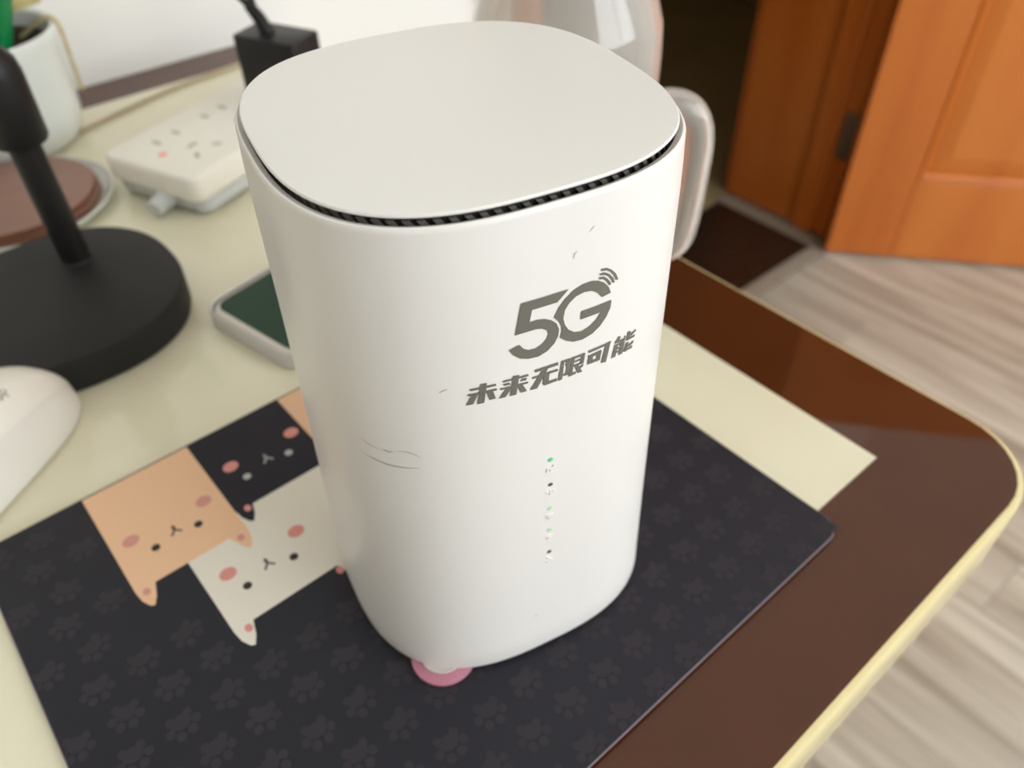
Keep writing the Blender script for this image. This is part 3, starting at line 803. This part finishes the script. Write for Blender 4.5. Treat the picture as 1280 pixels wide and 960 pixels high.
for (x0, y0, r) in ((0.0215, -0.0108, 0.0014), (0.0198, -0.0128, 0.0016), (0.0180, -0.0118, 0.0013), (0.0150, -0.0120, 0.0015)):
    a, b = [], []
    for i in range(17):
        t = 2 * math.pi * i / 16
        for lst, q in ((a, r), (b, r * 0.62)):
            x, y = x0 + q * math.cos(t), y0 + q * 0.8 * math.sin(t); lst.append(bm.verts.new((x, y, shell_z(x, y) + 0.0001)))
    for i in range(16):
        bm.faces.new((a[i], a[i + 1], b[i + 1], b[i]))
finish('printed_mark', bm, 'greyink', mo, 0)

# ================================================================== PHONE
ph = empty('smartphone', (0.0950, 0.3190, T), math.radians(12.0), 'white framed phone with a dark green screen, lying behind the router', 'phone')
# local: x along the phone length, origin at the middle of its left short side
PLN, PWD = 0.150, 0.0335
bm = bmesh.new(); slab(bm, 0, PLN, -PWD, PWD, 0.001, 0.0085, 0.010, 0.002, 6); finish('phone_body', bm, 'phonebody', ph, 50)
bm = bmesh.new(); slab(bm, 0.0038, PLN - 0.004, -PWD + 0.0030, PWD - 0.0030, 0.0084, 0.0089, 0.0065, 0, 6); finish('screen', bm, 'phonescreen', ph, 20)
bm = bmesh.new(); slab(bm, -0.0016, PLN + 0.0016, -PWD - 0.0016, PWD + 0.0016, 0.0, 0.0008, 0.0112, 0, 6)
finish('case_back', bm, 'phonecase', ph, 50)
bm = bmesh.new(); f = lambda i, z: rrect(-0.0016 + i, PLN + 0.0016 - i, -PWD - 0.0016 + i, PWD + 0.0016 - i, 0.0112 - i, z, 6)
rings(bm, [f(0.0014, 0.0009), f(0.0, 0.0009), f(0.0, 0.0088), f(0.0006, 0.0094), f(0.0014, 0.0088)], False, False); finish('case_rim', bm, 'phonecase', ph, 50)
bm = bmesh.new(); slab(bm, -0.0005, 0.0009, -0.0045, 0.0045, 0.0035, 0.0060, 0.0006, 0, 3); finish('charging_port', bm, 'dark', ph, 0)
for y in (0.011, 0.0145, 0.018, -0.011, -0.0145, -0.018):
    bm = bmesh.new(); slab(bm, -0.0004, 0.0009, y - 0.0008, y + 0.0008, 0.004, 0.0056, 0.0006, 0, 3); finish('speaker_hole', bm, 'dark', ph, 0)

# ================================================================== POT AND PLANT
pt = empty('potted_plant', (0.0735, 0.6335, T), 0, 'white ceramic pot with a dark leafy plant and a dry leaf, beside the wall', 'potted plant')
bm = bmesh.new()
lathe(bm, [(0.036, 0.0), (0.042, 0.002), (0.0465, 0.008), (0.0490, 0.018), (0.0500, 0.030), (0.0515, 0.067), (0.0525, 0.073), (0.0515, 0.0755), (0.0490, 0.074), (0.0480, 0.067), (0.047, 0.053)], 56, True, False)
finish('pot_body', bm, 'pot', pt, 50)
bm = bmesh.new(); L = [circ(0.0476, 0.064, 56)]
for s in (0.8, 0.5, 0.2):
    L.append([(p[0], p[1], 0.064 + random.uniform(0, 0.003)) for p in circ(0.0472 * s, 0, 56)])
rings(bm, L, False, True); finish('soil', bm, 'soil', pt, 0)
def leaf_bm(L_, W_, curl, n=9):
    bm = bmesh.new(); rows_ = []
    for i in range(n):
        t = i / (n - 1); w_ = W_ * math.sin(math.pi * min(0.97, t * 0.93 + 0.05)) ** 0.8
        x, z = L_ * t * math.cos(curl * t * 0.6), L_ * math.sin(curl * t) * 0.5
        rows_.append([bm.verts.new((x, s * w_, z + abs(s) * w_ * 0.25 + dz)) for dz in (0, 0.0006) for s in (-1, -0.5, 0, 0.5, 1)])
    for a, b in zip(rows_, rows_[1:]):
        for q in (0, 5):
            for i in range(4):
                bm.faces.new((a[q + i], a[q + i + 1], b[q + i + 1], b[q + i]))
        bm.faces.new((a[0], a[5], b[5], b[0])); bm.faces.new((a[4], a[9], b[9], b[4]))
    for e in (rows_[0], rows_[-1]):
        for i in range(4): bm.faces.new((e[i], e[i + 1], e[5 + i + 1], e[5 + i]))
    return bm
PB = 0.0595
for k in range(9):
    a = 2 * math.pi * k / 9 + 0.3
    finish('leaf', leaf_bm(0.030 + 0.006 * (k % 3), 0.009, 0.6 + 0.25 * (k % 3)), 'leaf', pt, 60, (0.008 * math.cos(a), 0.008 * math.sin(a), PB + 0.0065), (0, -0.25 - 0.1 * (k % 2), a))
bm = bmesh.new(); tube(bm, [(0, 0, -0.003), (0.001, 0, 0.02), (0, 0.002, 0.03)], [0.003, 0.0025, 0.002], 8); finish('stem', bm, 'leaf', pt, loc=(0, 0, PB))
finish('dry_leaf', leaf_bm(0.052, 0.014, 0.15), 'dryleaf', pt, 60, (0.002, 0.008, PB + 0.022), (0.2, -0.05, -0.45))
bm = bmesh.new(); tube(bm, spline([(0.030, 0.000, 0.006), (0.046, -0.014, 0.0185), (0.0525, -0.014, 0.013), (0.0520, -0.016, -0.008), (0.0510, -0.018, -0.030)], 6),
                       [0.0012, 0.0014, 0.0016] * 8 + [0.001], 8)
finish('dry_vine', bm, 'vine', pt, loc=(0, 0, PB))
bm = bmesh.new(); slab(bm, -0.006, 0.006, -0.006, 0.006, 0.0, 0.16, 0.002, 0.001)
gs = finish('plant_stake', bm, 'greenstick', None, 40, (0.0830, 0.6020, T + 0.0680), (0, 0.40, -0.7)); tag(gs, 'bright green plastic stake standing in the white plant pot', 'stake')
